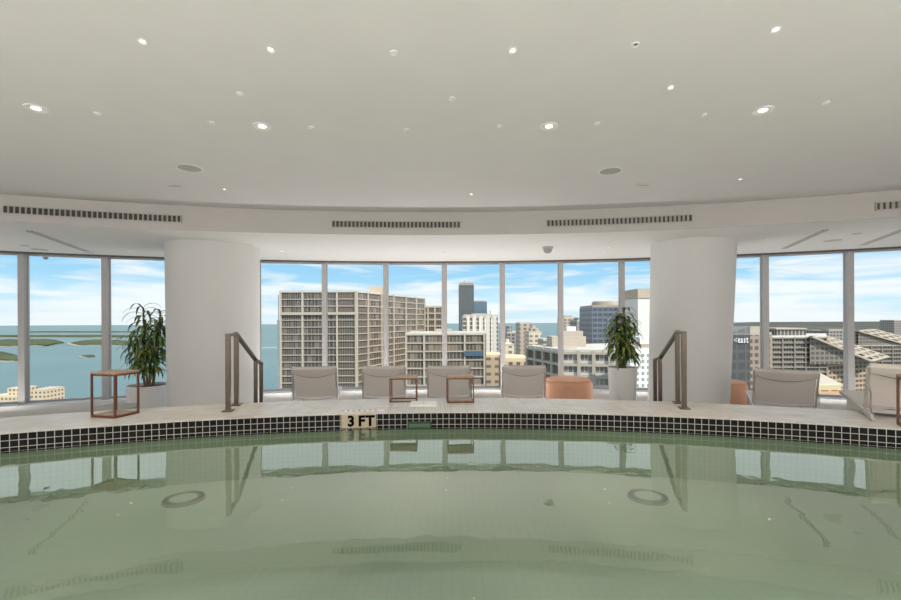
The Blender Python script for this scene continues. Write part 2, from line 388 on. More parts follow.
pairs = [(117, 245.5, 130, 251, 'left of the left column'), (282, 251, 290, 255.5, 'just right of the left column'), (445, 253, 445, 258, 'in the middle of the soffit'),
         (609, 247.5, 604, 253, 'just left of the right column'), (768, 239, 754, 245, 'just right of the right column')]
for x1, y1, x2, y2, d in pairs:
    downlight(x1, y1, SOFFIT, .038, 'soffit pin light nearer the pool, %s' % d, 'soffit pin lights', True, 'pin_light', power=6)
    downlight(x2, y2, SOFFIT, .038, 'soffit pin light nearer the window, %s' % d, 'soffit pin lights', True, 'pin_light')
for x, y, d in ((190, 168, 'left'), (611, 171, 'right')):
    p = on_z(x, y, CEIL); t = thing('ceiling_speaker', '%s round grey speaker grille flush in the main ceiling' % d, 'speaker', (p.x, p.y, CEIL), 0, 'round ceiling speakers')
    MB().lathe([(.118, -.004), (.135, -.008), (.142, 0)], n=36, cap=False).build('rim', M_white, t, smooth=True)
    MB().lathe([(.119, -.005), (.0005, -.007)], n=36, cap=False).build('mesh_cover', M_grille, t)
for x, y, d in ((176, 186, 'left'), (643, 184.5, 'right')):
    p = on_z(x, y, CEIL); o = MB().box((0, 0, -.004), (.15, .05, .008)).build('sensor_cover', M_louvre); o.location = (p.x, p.y, CEIL)
    tag(o, 'thin grey sensor plate beside the %s round ceiling speaker' % d, 'sensor', 'ceiling sensor plates')
for x, y, d in ((25, 245.5, 'left end of the soffit, nearer the edge'), (40, 249.5, 'left end of the soffit, nearer the window'), (833, 240.5, 'right end of the soffit, larger'), (857, 233.5, 'right end of the soffit, smaller')):
    p = on_z(x, y, SOFFIT); r = .13 if d.endswith(('window', 'larger')) else .07
    t = thing('access_disc', 'flat white round cover plate at the %s' % d, 'cover plate', (p.x, p.y, SOFFIT), 0, 'round soffit cover plates')
    MB().lathe([(r * .9, -.006), (r, -.004), (r, 0)], n=32).build('plate', M_louvre, t, smooth=True)
# linear slot diffusers in the soffit
def slot(x0, y0, x1, y1, label):
    a, b = on_z(x0, y0, SOFFIT), on_z(x1, y1, SOFFIT); c = (a + b) / 2; d = b - a; n = d.length
    t = thing('slot_diffuser', label, 'air diffuser', c, math.atan2(d.y, d.x), 'slot diffusers in the soffit')
    MB().box((0, .045, -.007), (n, .012, .012)).build('flange', M_white, t); MB().box((0, -.045, -.007), (n, .012, .012)).build('flange', M_white, t); MB().box((0, 0, -.007), (n, .012, .012)).build('flange', M_white, t)
    MB().box((0, 0, -.0025), (n - .004, .078, .003)).build('slot', M_slot, t)
slot(30, 230.5, 91, 252.5, 'long white slot diffuser on the left of the soffit')
slot(784, 248.5, 826, 229.5, 'dark slot diffuser right of the right column')
slot(862, 245, 903, 229.5, 'dark slot diffuser at the right edge of the soffit')
# smoke detector / dome
p = on_z(548, 247, SOFFIT)
t = thing('smoke_detector', 'grey dome detector hanging from the soffit right of centre', 'detector', (p.x, p.y, SOFFIT))
MB().lathe([(.10, 0), (.10, -.03), (.085, -.04)], n=32).build('base', M_louvre, t, smooth=True)
MB().lathe([(.08, -.04), (.078, -.075), (.06, -.105), (.03, -.12), (.002, -.124)], n=32, cap=False).build('dome', M_grille, t, smooth=True)
p = on_z(46, 256.5, SOFFIT)
t = thing('ceiling_camera', 'small pale camera under the soffit at the second left window', 'camera', (p.x, p.y, SOFFIT))
MB().lathe([(.05, 0), (.05, -.02)], n=20).build('mount', M_white, t, smooth=True); MB().lathe([(.045, -.02), (.04, -.05), (.01, -.065)], n=20).build('dome', M_grille, t, smooth=True)
# air grilles on the bulkhead face
def grille(x0, x1, label):
    t0, t1 = ray_circle(x0, BLK_C, BLK_R - .02), ray_circle(x1, BLK_C, BLK_R - .02); z0, z1 = 3.15, 3.27; r = BLK_R - .013
    p = arc(BLK_C, r, (t0 + t1) / 2)
    t = thing('air_grille', label, 'air grille', (p.x, p.y, z0), 0, 'linear air grilles on the bulkhead')
    inv = Matrix.Translation((-p.x, -p.y, -z0))
    def put(mb, name, m):
        mb.v = [inv @ q for q in mb.v]; return mb.build(name, m, t)
    put(MB().ring(BLK_C, r - .004, r, t0, t1, z0, z1, 40), 'duct_opening', M_void)
    f = MB(); e = .012 / BLK_R
    f.ring(BLK_C, r - .022, r - .004, t0, t1, z0, z0 + .014, 40); f.ring(BLK_C, r - .022, r - .004, t0, t1, z1 - .014, z1, 40)
    f.ring(BLK_C, r - .022, r - .004, t0, t0 + e, z0, z1, 1); f.ring(BLK_C, r - .022, r - .004, t1 - e, t1, z0, z1, 1)
    put(f, 'frame', M_louvre)
    s = MB(); n = max(3, int((t1 - t0) * BLK_R / .062))
    for i in range(1, n):
        tt = t0 + (t1 - t0) * i / n; q = arc(BLK_C, r - .0125, tt)
        s.box((q.x, q.y, (z0 + z1) / 2), (.034, .006, z1 - z0 - .02), M=Matrix.Rotation(-tt, 3, 'Z') @ Matrix.Rotation(R(-40), 3, 'Z') @ Matrix.Rotation(R(0), 3, 'Y'))
    put(s, 'louvres', M_louvre)
grille(3, 182, 'longest air grille on the bulkhead, at the left')
grille(332, 461, 'air grille on the bulkhead in the middle')
grille(547, 693, 'air grille on the bulkhead above the right column')
grille(876, 912, 'air grille on the bulkhead cut by the right edge')

# ------------------------------------------------------------------ pool details
def on_wall(x0, x1, y0, y1, r):
    t0, t1 = ray_circle(x0, POOL_C, r), ray_circle(x1, POOL_C, r); t = (t0 + t1) / 2; p = arc(POOL_C, r, t); D = p.y / 4.5; x = (x0 + x1) / 2
    return t, p, (t1 - t0) * r, EYE + (320 - dy(x, y1)) * D * U, EYE + (320 - dy(x, y0)) * D * U
def text_mesh(body, size, depth, m, name, parent, align='CENTER', bold=0):
    cu = bpy.data.curves.new(name, 'FONT'); cu.body = body; cu.size = size; cu.extrude = depth; cu.align_x = align; cu.align_y = 'CENTER'; cu.offset = bold
    o = bpy.data.objects.new(name, cu); C.objects.link(o)
    bpy.context.view_layer.update()
    me = bpy.data.meshes.new_from_object(o.evaluated_get(bpy.context.evaluated_depsgraph_get()))
    C.objects.unlink(o); bpy.data.objects.remove(o)
    me.materials.clear(); me.materials.append(m)
    q = bpy.data.objects.new(name, me); C.objects.link(q); q.parent = parent
    return q
t_, p, wd, z0, z1 = on_wall(341, 375.5, 414, 427.5, POOL_R - .01)
z1 = LEDGE - .002
t = thing('depth_marker', 'tan tile plaque reading 3 FT on the pool wall at the waterline', 'depth marker', (p.x, p.y, z0), -t_)
MB().box((0, -.006, (z1 - z0) / 2), (wd, .012, z1 - z0)).build('plaque', M_tan, t, bevel=.002)
for s_, x in (('3', -.075), ('F', .028), ('T', .112)):
    q = text_mesh(s_, .142, .002, M_black, 'numeral' if s_ == '3' else 'letter', t, bold=.006)
    q.location = (x, -.013, (z1 - z0) / 2 - .004); q.rotation_euler = (PI / 2, 0, 0)
# the marker set flat into the ledge
a, b = on_z(343, 411.4, LEDGE), on_z(390, 409, LEDGE)
ang = -ray_circle(365, POOL_C, POOL_R + .1); r_ = POOL_R + .10
p = arc(POOL_C, POOL_R + .125, -ang)
t = thing('deck_depth_marker', 'row of pale lettered tiles set flat in the ledge behind the 3 FT plaque', 'depth marker', (p.x - .01, p.y, LEDGE), ang)
MB().box((0, 0, .002), (.46, .09, .004)).build('tile_strip', M_tan, t)
for k in range(4):
    MB().box((-.165 + k * .11, 0, .005), (.075, .07, .003)).build('tile', M_white, t)
for s_, x in (('3', -.165), ('F', -.055), ('T', .055)):
    q = text_mesh(s_, .06, .001, M_black, 'letter', t); q.location = (x, 0, .0075)
# skimmer mouth on the wall, lid and mosaic patch on the ledge
t_, p, wd, z0, z1 = on_wall(407, 431, 421.5, 429, POOL_R - .012)
t = thing('skimmer', 'dark green skimmer opening in the black tile band', 'skimmer', (p.x, p.y, z0), -t_)
h = z1 - z0
M_green = mat('skimmer_plastic', (.10, .19, .11), .4, noise=.05)
M_greend = mat('skimmer_throat', (.03, .07, .04), .5, noise=.1)
MB().box((0, -.006, h - .006), (wd, .014, .012)).box((0, -.006, .006), (wd, .014, .012)).box((-wd / 2 + .006, -.006, h / 2), (.012, .014, h)).box((wd / 2 - .006, -.006, h / 2), (.012, .014, h)).build('frame', M_greend, t)
MB().box((0, -.0005, h / 2), (wd - .02, .004, h - .02)).build('throat', M_greend, t)
MB().box((0, -.005, h * .42), (wd - .03, .006, h * .55)).build('weir_flap', M_green, t)
tm = -ray_circle(423, POOL_C, POOL_R + .3)
p = arc(POOL_C, POOL_R + .315, -tm)
t = thing('mosaic_patch', 'square of small white mosaic tiles set in the ledge under the skimmer lid', 'tile patch', (p.x, p.y, LEDGE), tm)
MB().box((0, 0, .003), (.50, .44, .006)).build('tiles', M_mosaic, t)
p = arc(POOL_C, POOL_R + .395, -tm)
t = thing('skimmer_cover', 'white rectangular skimmer cover plate lying on the mosaic patch', 'cover plate', (p.x, p.y, LEDGE + .006), tm)
MB().box((0, 0, .009), (.29, .26, .018)).build('cover', M_white, t, bevel=.004)
MB().lathe([(.018, .018), (.018, .021)], n=16).build('finger_hole', M_louvre, t)
M_drain = mat('drain_plastic', (.52, .57, .49), .5, noise=.04)
M_drains = mat('drain_slot', (.34, .36, .31), .7, noise=.1)
# main drains on the pool floor
for x, y, d in ((183, 500, 'left'), (647, 498, 'right')):
    p = on_z(x, y, BASIN); t = thing('pool_drain', '%s round slotted drain cover under the water' % d, 'drain', (p.x, p.y, BASIN), 0, 'round drains on the pool floor')
    MB().lathe([(.165, 0), (.16, .012), (.105, .022), (.10, .018)], n=40, cap=False).build('rim', M_drain, t, smooth=True)
    MB().lathe([(.10, .019), (.001, .024)], n=40, cap=False).build('cover', M_pool, t, smooth=True)
    s = MB()
    for k in range(40):
        an = 2 * PI * k / 40; s.box((.133 * math.cos(an), .133 * math.sin(an), .0195), (.045, .008, .006), an)
    s.build('slots', M_drains, t)

# handrails with four square posts
def handrail(posts, label):
    p0 = posts[0]; t = thing('handrail', label, 'handrail', (p0[0], p0[1], LEDGE), 0, 'steel pool handrails')
    o = Vector((p0[0], p0[1], LEDGE))
    an = math.atan2(posts[1][1] - p0[1], posts[1][0] - p0[0])
    for x, y, zt, zb in posts:
        MB().box((x - o.x, y - o.y, (zt + zb) / 2 - o.z), (.05, .046, zt - zb), an).build('post', M_steel, t, bevel=.004)
    mb = MB()
    pts = [Vector((x, y, zt)) for x, y, zt, zb in posts]
    dirn = (pts[1] - pts[0]).normalized()
    for i in range(3):
        a, b = pts[i] - o, pts[i + 1] - o; d = (b - a); n = d.length; d.normalize()
        side = d.cross(Vector((0, 0, 1))).normalized(); up = side.cross(d)
        Mx = Matrix((d, side, up)).transposed()
        mb.box((a + b) / 2, (n + .046, .048, .03), M=Mx)
    mb.build('rail', M_steel, t, bevel=.004)
    for x, y, zt, zb in posts[:2]:
        MB().box((x - o.x, y - o.y, zb - o.z + .006), (.13, .10, .012), an).build('base_plate', M_steel, t, bevel=.003)
zt = EYE - .145
handrail([(-2.30, 4.65, zt, LEDGE), (-2.372, 4.98, zt, LEDGE), (-2.535, 5.85, EYE - .51, FLOOR), (-2.60, 6.17, EYE - .58, FLOOR)], 'steel handrail with four posts in front of the left column')
handrail([(2.42, 4.67, zt, LEDGE), (2.51, 4.98, zt, LEDGE), (2.72, 5.85, EYE - .51, FLOOR), (2.80, 6.17, EYE - .56, FLOOR)], 'steel handrail with four posts in front of the right column')

# ------------------------------------------------------------------ lounge chairs
def chaise(label, hinge, ang, seat, base, L=1.3, w=.76, group='sling lounge chairs along the windows', bh=.53, lean=.28):
    """hinge = plan point under the foot of the backrest; ang = heading of the foot end"""
    t = thing('lounge_chair', label, 'lounge chair', (hinge[0], hinge[1], base), ang - PI / 2, group)
    s = seat - base; r = .014
    fr = MB()
    for x, e_ in ((-w / 2, .36), (w / 2, .36 if seat < LEDGE else .03)): fr.box((x, L / 2 - e_ / 2, s - .02), (.028, L + e_, .04))
    fr.box((0, L - .014, s - .02), (w, .028, .04)).box((0, -.346 if seat < LEDGE else -.02, s - .02), (w, .028, .04))
    fr.build('frame', M_frame, t, bevel=.005)
    for x in (-w / 2 + .02, w / 2 - .02):
        for y in (-.28 if (seat < LEDGE or x < 0) else -.01, L - .12):
            MB().box((x, y, (s - .04) / 2), (.032, .032, s - .04)).build('leg', M_frame, t, bevel=.004)
    sl = MB(); n = 10
    prof = [(.02 + (L - .06) * i / n, s + .012 - .03 * math.sin(PI * i / n)) for i in range(n + 1)]
    sl.prism_x(prof + [(y, z - .012) for y, z in prof[::-1]], -w / 2 + .02, w / 2 - .02)
    sl.build('sling_seat', M_seat, t, smooth=True)
    # backrest
    top = Vector((0, -lean, s + bh)); d = Vector((0, -lean, bh - .03)); bt = Vector((0, 0, s + .03))
    Rn = d.normalized(); nrm = Vector((0, -Rn.z, Rn.y))           # points to the rear
    bk = MB(); hw = w / 2 - .03; rows = 8; cols = 10
    def bp(u, v, off=0): return bt + d * v + Vector((u, 0, 0)) + nrm * (off + .02 * (1 - (u / hw) ** 2))
    vs = []; fs = []
    for off in (0, -.014):
        for j in range(rows + 1):
            for i in range(cols + 1):
                vs.append(bp(-hw + 2 * hw * i / cols, j / rows * .99, off))
    k = (rows + 1) * (cols + 1)
    for j in range(rows):
        for i in range(cols):
            a = j * (cols + 1) + i
            fs += [(a, a + 1, a + cols + 2, a + cols + 1), (k + a, k + a + cols + 1, k + a + cols + 2, k + a + 1)]
    for j in range(rows):
        for i in (0, cols):
            a = j * (cols + 1) + i; fs.append((a, a + cols + 1, k + a + cols + 1, k + a))
    for i in range(cols):
        for j in (0, rows):
            a = j * (cols + 1) + i; fs.append((a, a + 1, k + a + 1, k + a))
    bk.add(vs, fs).build('backrest', M_chair, t, smooth=True)
    e = w / 2 - .012
    bf = MB().tube([bt + Vector((-e, 0, -.05)), bt + d * .5 + Vector((-e, 0, 0)), bt + d * .97 + Vector((-e, 0, 0)), bt + d * 1.02 + Vector((-e + .04, 0, 0)), bt + d * 1.02 + Vector((e - .04, 0, 0)), bt + d * .97 + Vector((e, 0, 0)), bt + d * .5 + Vector((e, 0, 0)), bt + Vector((e, 0, -.05))], r)
    bf.build('back_frame', M_frame, t, smooth=True)
    lb = MB().tube([bt + Vector((-hw + 2 * hw * i / 12, 0, 0)) + nrm * .03 - Rn * (.0 + .045 * math.sin(PI * i / 12)) for i in range(13)], .009)
    lb.build('lower_bar', M_dark if False else M_frame, t, smooth=True)
    # head pillow hung over the top; its lower hem sags
    vs = []; fs = []; n = 14
    for i in range(n + 1):
        x = -hw - .01 + (2 * hw + .02) * i / n; sag = .72 + .13 * (abs(2 * i / n - 1) ** 2)
        for v, off in ((sag, .012), (sag + .02, .030), ((sag + 1.03) / 2, .036), (1.0, .034), (1.045, .005), (1.0, -.05), (.80, -.055), (.78, -.02)):
            vs.append(bp(max(-hw, min(hw, x)), v, off) + Vector((x - max(-hw, min(hw, x)), 0, 0)))
    for i in range(n):
        for k in range(8): fs.append((i * 8 + k, i * 8 + (k + 1) % 8, (i + 1) * 8 + (k + 1) % 8, (i + 1) * 8 + k))
    fs += [tuple(range(7, -1, -1)), tuple(range(n * 8, n * 8 + 8))]
    pil = MB().add(vs, fs).build('head_pillow', M_pillow, t, smooth=True)
    MB().tube([bp(-hw + 2 * hw * i / n, .72 + .13 * (2 * i / n - 1) ** 2, .014) for i in range(n + 1)], .007, 6).build('hem_shade_line', M_hem_shade, pil, smooth=True)  # thin dark tube along the hem, its shadow put into the colour
    for x in (-e, e):
        MB().tube([bt + d * .55 + Vector((x, 0, 0)), Vector((x, -.2, s + .2)) + nrm * .05, Vector((x, -.26, s - .01))], .008).build('back_support', M_frame, t, smooth=True)
    return t
def ang(h): return math.atan2(h[1], h[0])
SE = .39
for x, y, h, d in ((315.5, 398, (-.20, .98), 'grey sling lounge chair just right of the left handrail, in front of the large tower'),
                   (384, 397.3, (-.12, .99), 'grey sling lounge chair behind the left of the two small ledge tables'),
                   (448.5, 397.0, (0, 1), 'grey sling lounge chair behind the right of the two small ledge tables'),
                   (523, 396.6, (.10, .995), 'grey sling lounge chair just left of the orange ottoman'),
                   (783, 404.5, (.50, .866), 'grey sling lounge chair between the right column and the right edge')):
    p = on_z(x, y, SE); chaise(d, (p.x, p.y), ang(h), SE, FLOOR, w=.71 if x < 600 else .78)
hd = Vector((.55, .835)); 
chaise('grey sling lounge chair with low frame on the ledge, cut by the right edge', (4.02 + .26, 4.30 - .17), ang(hd), LEDGE + .07, LEDGE, L=1.25, w=.74, bh=.42, lean=.18, group='sling lounge chairs along the windows')

# ------------------------------------------------------------------ small copper tables
def side_table(label, loc, rz, w, d, h, shelf=True, group='copper framed side tables', b=.018):
    t = thing('side_table', label, 'side table', loc, rz, group)
    for x in (-1, 1):
        for y in (-1, 1):
            MB().box((x * (w / 2 - b / 2), y * (d / 2 - b / 2), (h - .02) / 2), (b, b, h - .02)).build('leg', M_copper, t, bevel=.002)
    for z, nm in ((.009, 'bottom_rail'), (h - .028, 'top_rail')):
        f = MB()
        for y in (-1, 1): f.box((0, y * (d / 2 - b / 2), z), (w - b, b, b))
        for x in (-1, 1): f.box((x * (w / 2 - b / 2), 0, z), (b, d - b, b))
        f.build(nm, M_copper, t)
    MB().box((0, 0, h - .010), (w, d, .020)).build('top', M_wood, t, bevel=.002)
    if shelf: MB().box((0, 0, .022), (w - 2 * b, d - 2 * b, .010)).build('shelf', M_wood, t)
    return t
p = on_z(403.5, 400.6, LEDGE); side_table('small copper framed table left of the skimmer lid', (p.x, p.y, LEDGE), R(2), .31, .22, .29, False, b=.014)
p = on_z(459.5, 401.0, LEDGE); side_table('small copper framed table right of the skimmer lid', (p.x, p.y, LEDGE), R(3), .30, .26, .30, b=.014)
side_table('larger copper framed table standing on the ledge at the left', (-3.335, 4.475, LEDGE), R(-13), .295, .265, .44, b=.017)
side_table('copper framed table cut by the right edge beside the low lounge chair', (3.955, 3.80, LEDGE), R(-33), .24, .20, .44)

# ------------------------------------------------------------------ ottomans
def ottoman(label, x, y, r, h, m, group=None, loc=None):
    t = thing('ottoman', label, 'ottoman', (x, y, FLOOR), 0, group)
    prof = [(r * .94, .0)]
    for k in range(9):
        a = PI / 2 * k / 8; prof.append((r * (.965 + .035) - .10 * (1 - math.cos(a)) * 1.0, h - .12 + .12 * math.sin(a)))
    prof.insert(1, (r * .985, .08)); prof += [(r * .5, h + .012), (.001, h + .016)]
    MB().lathe(prof, n=48, cap=False).build('cushion', m, t, smooth=True)
    MB().tube([((r - .03) * math.cos(2 * PI * k / 40), (r - .03) * math.sin(2 * PI * k / 40), h - .012) for k in range(40)], .008, 6, True).build('piping', m, t, smooth=True)
    return t
p = on_z(567.5, 378.5, .46); ottoman('low round orange ottoman between lounge chair and right planter', p.x, p.y, .49, .46 - FLOOR, M_orange, 'orange ottomans')
ottoman('orange ottoman half hidden behind the right column', 5.50, 9.06, .41, .43 - FLOOR, M_orange, 'orange ottomans')
ottoman('pale grey ottoman behind the left copper table', -5.22, 7.02, .33, .36 - FLOOR, M_pale)

# ------------------------------------------------------------------ plants
def plant(label, x, y, potprof, rim, z_top, rad, nleaf, tiers, sd):
    rnd = random.Random(sd)
    t = thing('potted_plant', label, 'plant', (x, y, FLOOR), 0, 'dracaenas in white planters')
    MB().lathe(potprof, n=44, cap=False).build('pot', M_pot, t, smooth=True)
    rr = potprof[-1][0]
    MB().lathe([(rr * .99, rim - .05), (.001, rim - .04)], n=30, cap=False).build('soil', M_soil, t)
    heads = []
    for k, (hx, hy, hz) in enumerate(tiers):
        b = Vector((hx * .3, hy * .3, rim - .06)); e = Vector((hx, hy, hz))
        MB().tube([b, b.lerp(e, .5) + Vector((rnd.uniform(-.03, .03), rnd.uniform(-.03, .03), 0)), e], [.022, .02, .016]).build('cane', M_stem, t, smooth=True)
        heads.append((b, e))
    lf = MB()
    for b, e in heads:
        for i in range(nleaf):
            f = 1 - (i / nleaf) ** .9 * .62
            o = b.lerp(e, f); a = i * 2.39996 + rnd.uniform(-.3, .3); ln = rad * rnd.uniform(.8, 1.25)
            up = (.95 if f > .93 else .5) * rnd.uniform(.5, 1.2)
            v = Vector((math.cos(a), math.sin(a), 0)); side = Vector((-math.sin(a), math.cos(a), 0)); wd = rnd.uniform(.021, .035)
            n = 7; vs = []; fs = []
            pos = o.copy(); el = math.atan2(up, 1); stp = ln / n
            for j in range(n + 1):
                ww = wd * (math.sin(PI * min(1, (j + .7) / (n + .7))) ** .7)
                zz = Vector((0, 0, .25 * ww))
                vs += [pos - side * ww + zz, pos.copy(), pos + side * ww + zz]
                pos = pos + (v * math.cos(el) + Vector((0, 0, math.sin(el)))) * stp; el -= rnd.uniform(.20, .40)
            for j in range(n):
                for q in (0, 1): fs.append((3 * j + q, 3 * j + q + 1, 3 * j + q + 4, 3 * j + q + 3))
            lf.add(vs, fs)
    lf.build('foliage', M_leaf, t, smooth=True)
    return t
rim = .45 - FLOOR
plant('leafy dracaena in squat white round planter left of the left column', -5.88, 8.78, [(.001, .0), (.31, .0), (.34, .03), (.385, rim - .03), (.39, rim), (.36, rim), (.35, rim - .12)], rim, 2.2, .40, 60,
      [(-.08, -.05, 1.95 - FLOOR), (.20, .05, 1.62 - FLOOR), (-.16, -.12, 1.36 - FLOOR), (.10, -.1, 1.12 - FLOOR), (.16, .1, 1.86 - FLOOR)], 3)
rim = .84 - FLOOR
plant('dark leafy dracaena in tall tapered white planter left of the right column', 3.02, 7.92, [(.001, .0), (.185, .0), (.2, .02), (.245, rim - .02), (.25, rim), (.225, rim), (.215, rim - .12)], rim, 1.9, .30, 56,
      [(.02, -.02, 1.86 - FLOOR), (.13, .06, 1.62 - FLOOR), (-.14, -.06, 1.50 - FLOOR), (.08, -.12, 1.24 - FLOOR), (-.08, .06, 1.74 - FLOOR)], 11)

# ------------------------------------------------------------------ outside: sea, land, islands
GZ = -178.0
def sea_mat():
    m = mat('sea_surface', (.10, .22, .27), .35); t = m.node_tree; b = t.nodes['Principled BSDF']
    tc = N(t, 'ShaderNodeTexCoord'); n = N(t, 'ShaderNodeTexNoise'); n.inputs['Scale'].default_value = .0012; n.inputs['Detail'].default_value = 5
    t.links.new(tc.outputs['Object'], n.inputs['Vector'])
    r = ramp(t, [(.3, (.085, .155, .165)), (.7, (.12, .20, .205))]); t.links.new(n.outputs[0], r.inputs[0]); t.links.new(r.outputs[0], b.inputs['Base Color'])
    b.inputs['Specular IOR Level'].default_value = .06
    return m
M_sea = sea_mat()
M_land = mat('wooded_land', (.085, .10, .06), 1, noise=.35, nscale=.004, spec=0)
M_sand = mat('sandy_shore', (.27, .25, .19), .95, noise=.2, nscale=.01)
M_city = mat('city_ground', (.20, .19, .16), 1, noise=.35, nscale=.02, spec=0)
M_hor = mat('horizon_land', (.10, .102, .09), 1, noise=.25, nscale=.0008, spec=0)
struct(MB().add([(-40000, -2000, GZ - 1), (40000, -2000, GZ - 1), (40000, 23500, GZ - 1), (-40000, 23500, GZ - 1)], [(0, 1, 2, 3)]).build('sea', M_sea))
struct(MB().prism([(-150, 90), (-330, 700), (-260, 1500), (200, 1900), (600, 1300), (1500, 2600), (6000, 10000), (16000, 23000), (38000, 23000), (30000, 60), (60, 30)], GZ - 2, GZ).build('city_ground', M_city))
struct(MB().prism([(1600, 2450), (1500, 3000), (6000, 11000), (15500, 23200), (37000, 23300), (30000, 2450)], GZ - 2, GZ + 3).build('wooded_plain', M_hor))
def islet(name, pts, label, h=6, m=None):
    q = [far(x, y, (EYE - GZ) / (dy(x, y) - 320) * 450) for x, y in pts]
    c = sum(q, Vector()) / len(q)
    t = thing(name, label, 'island', (c.x, c.y, GZ))
    pl = [((p.x - c.x), (p.y - c.y)) for p in q]
    MB().prism([(x * 1.04, y * 1.10 - 25) for x, y in pl], -1, 1).build('shore', M_sand, t)
    MB().prism(pl, -.5, h).build('woodland', m or M_land, t)
def strip(x0, x1, yt, yb, wob=0):
    n = 16; ym = (yt + yb) / 2; up = [(x0 + (x1 - x0) * i / n, yt + random.uniform(-wob, wob)) for i in range(n + 1)]; dn = [(x1 - (x1 - x0) * i / n, yb + random.uniform(-wob, wob)) for i in range(n + 1)]
    up[0] = (x0, ym); dn[-1] = (x0 + 1, ym + .2); up[-1] = (x1, ym); dn[0] = (x1 - 1, ym + .2)
    up[1] = (up[1][0], (up[1][1] + ym) / 2); dn[1] = (dn[1][0], (dn[1][1] + ym) / 2)
    return up + dn
islet('island', strip(-60, 160, 335.6, 337.4, .2), 'long far strip of wooded land near the horizon through the left windows', 10)
islet('island', strip(20, 150, 331.6, 332.6, .1), 'thin farthest strip of land just under the horizon through the left windows', 8)
islet('island', strip(-80, 64, 340.4, 345.8, .55), 'broad green island across the bay through the leftmost windows', 10)
islet('island', strip(70, 180, 340.4, 345.6, .8), 'sandy island end across the bay left of the left plant', 4)
islet('island', [(-60, 352), (2, 352.5), (16, 356), (21, 360.5), (10, 361), (-60, 358)], 'near green headland at the left edge of the bay', 7)
islet('island', [(81, 356.4), (86, 355.4), (93, 355.4), (95, 356.6), (88, 357.4)], 'tiny islet in the bay left of the copper table', 4)
# causeway bridge between column and tower
a, b = far(258, 347.5, 3000), far(284, 346.5, 3000)
t = thing('bridge', 'low causeway bridge on the water beside the large tower', 'bridge', ((a.x + b.x) / 2, 3000, a.z - 2))
MB().box((0, 0, 0), (400, 12, 4)).build('deck', M_concrete, t)
for k in range(8): MB().box((-175 + 50 * k, 0, (GZ - a.z + 2) / 2), (6, 8, abs(GZ - a.z + 2))).build('pier', M_concrete, t)

# ------------------------------------------------------------------ outside: buildings
def win_mat(name, glass, frame, n, sill=.25, duty=.2, warm=None):
    """one window bay: n panes between light bars with a sill panel below"""
    m = mat(name, glass, .25); t = m.node_tree; b = t.nodes['Principled BSDF']
    tc = N(t, 'ShaderNodeTexCoord'); sp = N(t, 'ShaderNodeSeparateXYZ'); t.links.new(tc.outputs['Generated'], sp.inputs[0])
    a = N(t, 'ShaderNodeMath', operation='MULTIPLY'); a.inputs[1].default_value = n; t.links.new(sp.outputs['X'], a.inputs[0])
    f = N(t, 'ShaderNodeMath', operation='FRACT'); t.links.new(a.outputs[0], f.inputs[0])
    g = N(t, 'ShaderNodeMath', operation='LESS_THAN'); g.inputs[1].default_value = duty; t.links.new(f.outputs[0], g.inputs[0])
    h = N(t, 'ShaderNodeMath', operation='LESS_THAN'); h.inputs[1].default_value = sill; t.links.new(sp.outputs['Z'], h.inputs[0])
    mx_ = N(t, 'ShaderNodeMath', operation='MAXIMUM'); t.links.new(g.outputs[0], mx_.inputs[0]); t.links.new(h.outputs[0], mx_.inputs[1])
    fl = N(t, 'ShaderNodeMath', operation='FLOOR'); t.links.new(a.outputs[0], fl.inputs[0])
    oi = N(t, 'ShaderNodeObjectInfo'); ad = N(t, 'ShaderNodeMath', operation='ADD'); t.links.new(fl.outputs[0], ad.inputs[0])
    ml = N(t, 'ShaderNodeMath', operation='MULTIPLY'); ml.inputs[1].default_value = 97; t.links.new(oi.outputs['Random'], ml.inputs[0]); t.links.new(ml.outputs[0], ad.inputs[1])
    wn = N(t, 'ShaderNodeTexWhiteNoise', noise_dimensions='1D'); t.links.new(ad.outputs[0], wn.inputs['W'])
    rp = ramp(t, [(0, tuple(c * .6 for c in glass)), (.7, glass), (1, tuple(min(1, c * 2.0) for c in glass))]); t.links.new(wn.outputs['Value'], rp.inputs[0])
    x = N(t, 'ShaderNodeMix', data_type='RGBA'); t.links.new(mx_.outputs[0], x.inputs[0]); t.links.new(rp.outputs[0], x.inputs[6]); x.inputs[7].default_value = (*frame, 1)
    t.links.new(x.outputs[2], b.inputs['Base Color'])
    return m
